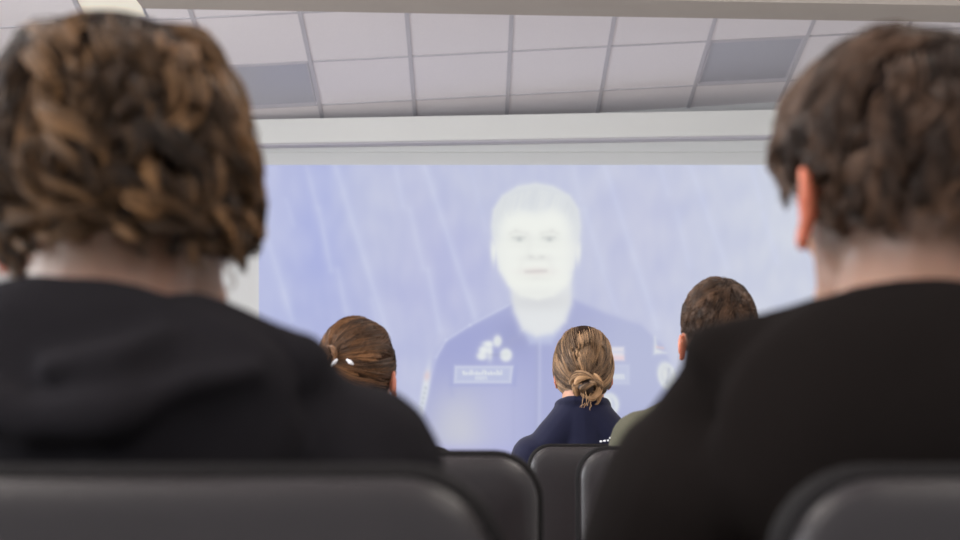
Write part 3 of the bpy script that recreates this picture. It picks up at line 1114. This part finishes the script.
def bun_hair(b, skull, bunp, colors, seed_n=5200, thick=.010, bun_r=.030, radius=.0007):
    bp = np.array(bunp)                            # bun direction in head space

    def mk(d):
        line = np.where(d[:, 1] > 0, -.45 + .95 * d[:, 1] ** 2, -.80)
        return smooth_step(d[:, 2] - line, -.10, .02)

    def fl(d):
        return nrm(bp - d) + np.array([0, 0, -.10])
    h = make_hair(b[0], b[2], b[3], b[4], dict(skull=skull, n=seed_n, mask=mk, thick=lambda d: thick * (1 + .4 * smooth_step(d[:, 2], .2, .9)), flow=fl, clumps=130, freq=2.0,
                  curl=.0016, wild=.10, length=lambda d: np.minimum(np.arccos(np.clip(d @ bp, -1, 1)) * .088, .17), spread=.003, tight=.55, radius=radius, k=12, cap=.75,
                  colors=colors, tone_pow=1.7))
    c_ = bp * (np.array(skull) + .016)
    lobes, per, K = 13, 55, 18
    tt = np.linspace(0, 1, K)[None, :, None]
    Pl = []
    ex = nrm(np.cross(bp, np.array([0, 0, 1.])))
    ez_ = np.cross(ex, bp)
    for q in range(lobes):
        a0 = RNG.uniform(0, 6.28)
        sp = RNG.uniform(1.8, 3.6) * (1 if q % 4 else -1)
        rr = bun_r * RNG.uniform(.35, .85)
        cen = c_ + ex * RNG.normal(0, .16) * bun_r + ez_ * RNG.normal(0, .16) * bun_r + bp * bun_r * RNG.uniform(.0, .42)
        ang = a0 + tt[0] * sp
        path = cen + ex * np.cos(ang) * rr + ez_ * np.sin(ang) * rr + bp * bun_r * .22 * np.sin(ang * 1.5 + q)
        w_ = bun_r * .24 * np.sin(np.pi * np.clip(tt[0] * .9 + .08, 0, 1))
        phs = RNG.uniform(0, 6.28, (per, 1, 1))
        rad_ = np.sqrt(RNG.uniform(0, 1, (per, 1, 1)))
        tw = phs + tt * 2.5
        outw = nrm(path - cen)[None]
        Pl.append(path[None] + (outw * np.cos(tw) + bp * np.sin(tw)) * rad_ * w_[None])
    Pt = np.concatenate(Pl)
    ns = 26                                        # loose tips below the bun
    st = c_ + RNG.normal(0, .012, (ns, 1, 3)) + np.array([0, -.004, 0])
    dr = nrm(RNG.normal(0, .35, (ns, 1, 3)) + np.array([0, -.15, -1]))
    Pt = np.concatenate([Pt, st + dr * tt[:, :K] * RNG.uniform(.03, .055, (ns, 1, 1)) + np.sin(tt * 5) * RNG.normal(0, .004, (ns, 1, 3))])
    lobe_tone = np.concatenate([np.repeat(RNG.uniform(.15, .9, lobes), per), RNG.uniform(.3, .8, ns)])
    W = Pt @ np.array(b[3]).T + np.array(b[2]) - np.array(b[4])
    c0, c1 = [np.array(lin(*q)[:3]) for q in colors]
    tn = np.clip(lobe_tone + RNG.normal(0, .15, len(W)), 0, 1)[:, None]
    me = strands_mesh('hair_bun', W, np.full(W.shape[:2], .0012) * np.linspace(1, .6, K)[None], c0 + (c1 - c0) * tn, 5)
    bn = link('hair_bun', me, M_HAIR, h, None, True)
    cc = np.array(b[3]) @ c_ + np.array(b[2]) - np.array(b[4])
    core = MB().ellipsoid(cc, (bun_r * .6,) * 3, 3)
    bmesh.ops.recalc_face_normals(core.bm, faces=core.bm.faces)
    tmp = bpy.data.meshes.new('core')
    core.bm.to_mesh(tmp)
    core.bm.free()
    color_attr(tmp, np.tile(c0, (len(tmp.vertices), 1)))
    bm = bmesh.new()
    bm.from_mesh(me)
    bm.from_mesh(tmp)
    bm.to_mesh(me)
    bm.free()
    return h, cc


h3, bc3 = bun_hair(b3_, P3['skull'], (.02, -.82, -.54), ((46, 32, 25), (206, 164, 122)), bun_r=.045, thick=.014)
mb = MB()
for px, py in ((601, 441.5), (604.5, 441), (608, 440.5), (610.5, 438)):
    q = at(px, py, 4.235)
    mb.ellipsoid(q - b3_[4], (.0030 + .0008 * ((px * 7) % 2), .003, .0032), 2)
o = mb.build('marks', M_PIN, b3_[1], smooth=True)  # small white marks by the navy jacket, built as tiny spheres
o['label'] = 'tiny white beads'

# girl with brown hair and a bun, half hidden by the charcoal hoodie
hd = at(357, 352, 3.32)
P4 = dict(x=-.262, yh=3.27, zs=.835, ws=.140, ys=3.25, sx=-.262, nx=-.262, nz=.945, head=(hd.x, 3.32, 1.066), rot=(-.28, .0, 0),
          skull=(.074, .092, .097), ear=(-.034, .004), garment='sweater', gmat=M_GREY, seed=5.3, wr=.003, inf=.012,
          garment_extra=shirt_collar, skin=(178, 126, 104), ear_skin=(190, 120, 98))
b4_ = make_person(P4, 'girl with brown hair pinned in a bun, her head just above the charcoal hoodie shoulder')
h4, bc4 = bun_hair(b4_, P4['skull'], (-.33, -.92, .10), ((50, 33, 22), (154, 108, 70)), bun_r=.028)
for dx, px, py, rz in ((-.02, 334.5, 362.5, .7), (.02, 350, 362, -.9)):
    q = at(px, py, 3.20) - b4_[4]
    d = Vector((.009 * math.sin(rz), 0, .009 * math.cos(rz)))
    o = MB().tube([q - d, q, q + d], [.002, .0045, .002], 8).build('hair_clip', M_PIN, h4, smooth=True)
    o['label'] = 'small white hair clip'

# boy with cropped hair in an olive jacket
hd = at(719, 318, 3.32)
P5 = dict(x=.49, yh=3.27, zs=.905, ws=.165, ys=3.25, sx=.50, nx=.505, nz=1.02, head=(hd.x, 3.32, 1.150), rot=(.05, .0, 0),
          skull=(.076, .096, .104), ear=(-.040, -.012), garment='jacket', gmat=M_OLIVE, seed=8.3, wr=.004, inf=.016,
          garment_extra=shirt_collar, skin=(178, 132, 110), ear_skin=(190, 118, 92), scalp=(-.09, .06, (96, 76, 64)))
b5_ = make_person(P5, 'boy with close-cropped dark hair in an olive jacket, half hidden behind the black hoodie')


def m5(d):
    ear = smooth_step(np.abs(d[:, 0]), .70, .9) * smooth_step(-d[:, 2], .18, .35)
    line = np.where(d[:, 1] > .1, -.1 + .7 * d[:, 1] ** 2, -.30)
    return smooth_step(d[:, 2] - line, -.12, .25) * (1 - .9 * ear)


make_hair(*[b5_[i] for i in (0, 2, 3, 4)], dict(skull=P5['skull'], n=5200, mask=m5, thick=lambda d: .003 + .006 * smooth_step(d[:, 2], -.3, .5), flow=fl2, clumps=500, freq=2, curl=.001, wild=.35,
          length=lambda d: .010 + .016 * smooth_step(d[:, 2], -.3, .5), spread=.004, tight=.2, radius=.0007, k=6, cap=.5,
          colors=((40, 27, 20), (112, 82, 60)), tone_pow=1.5))
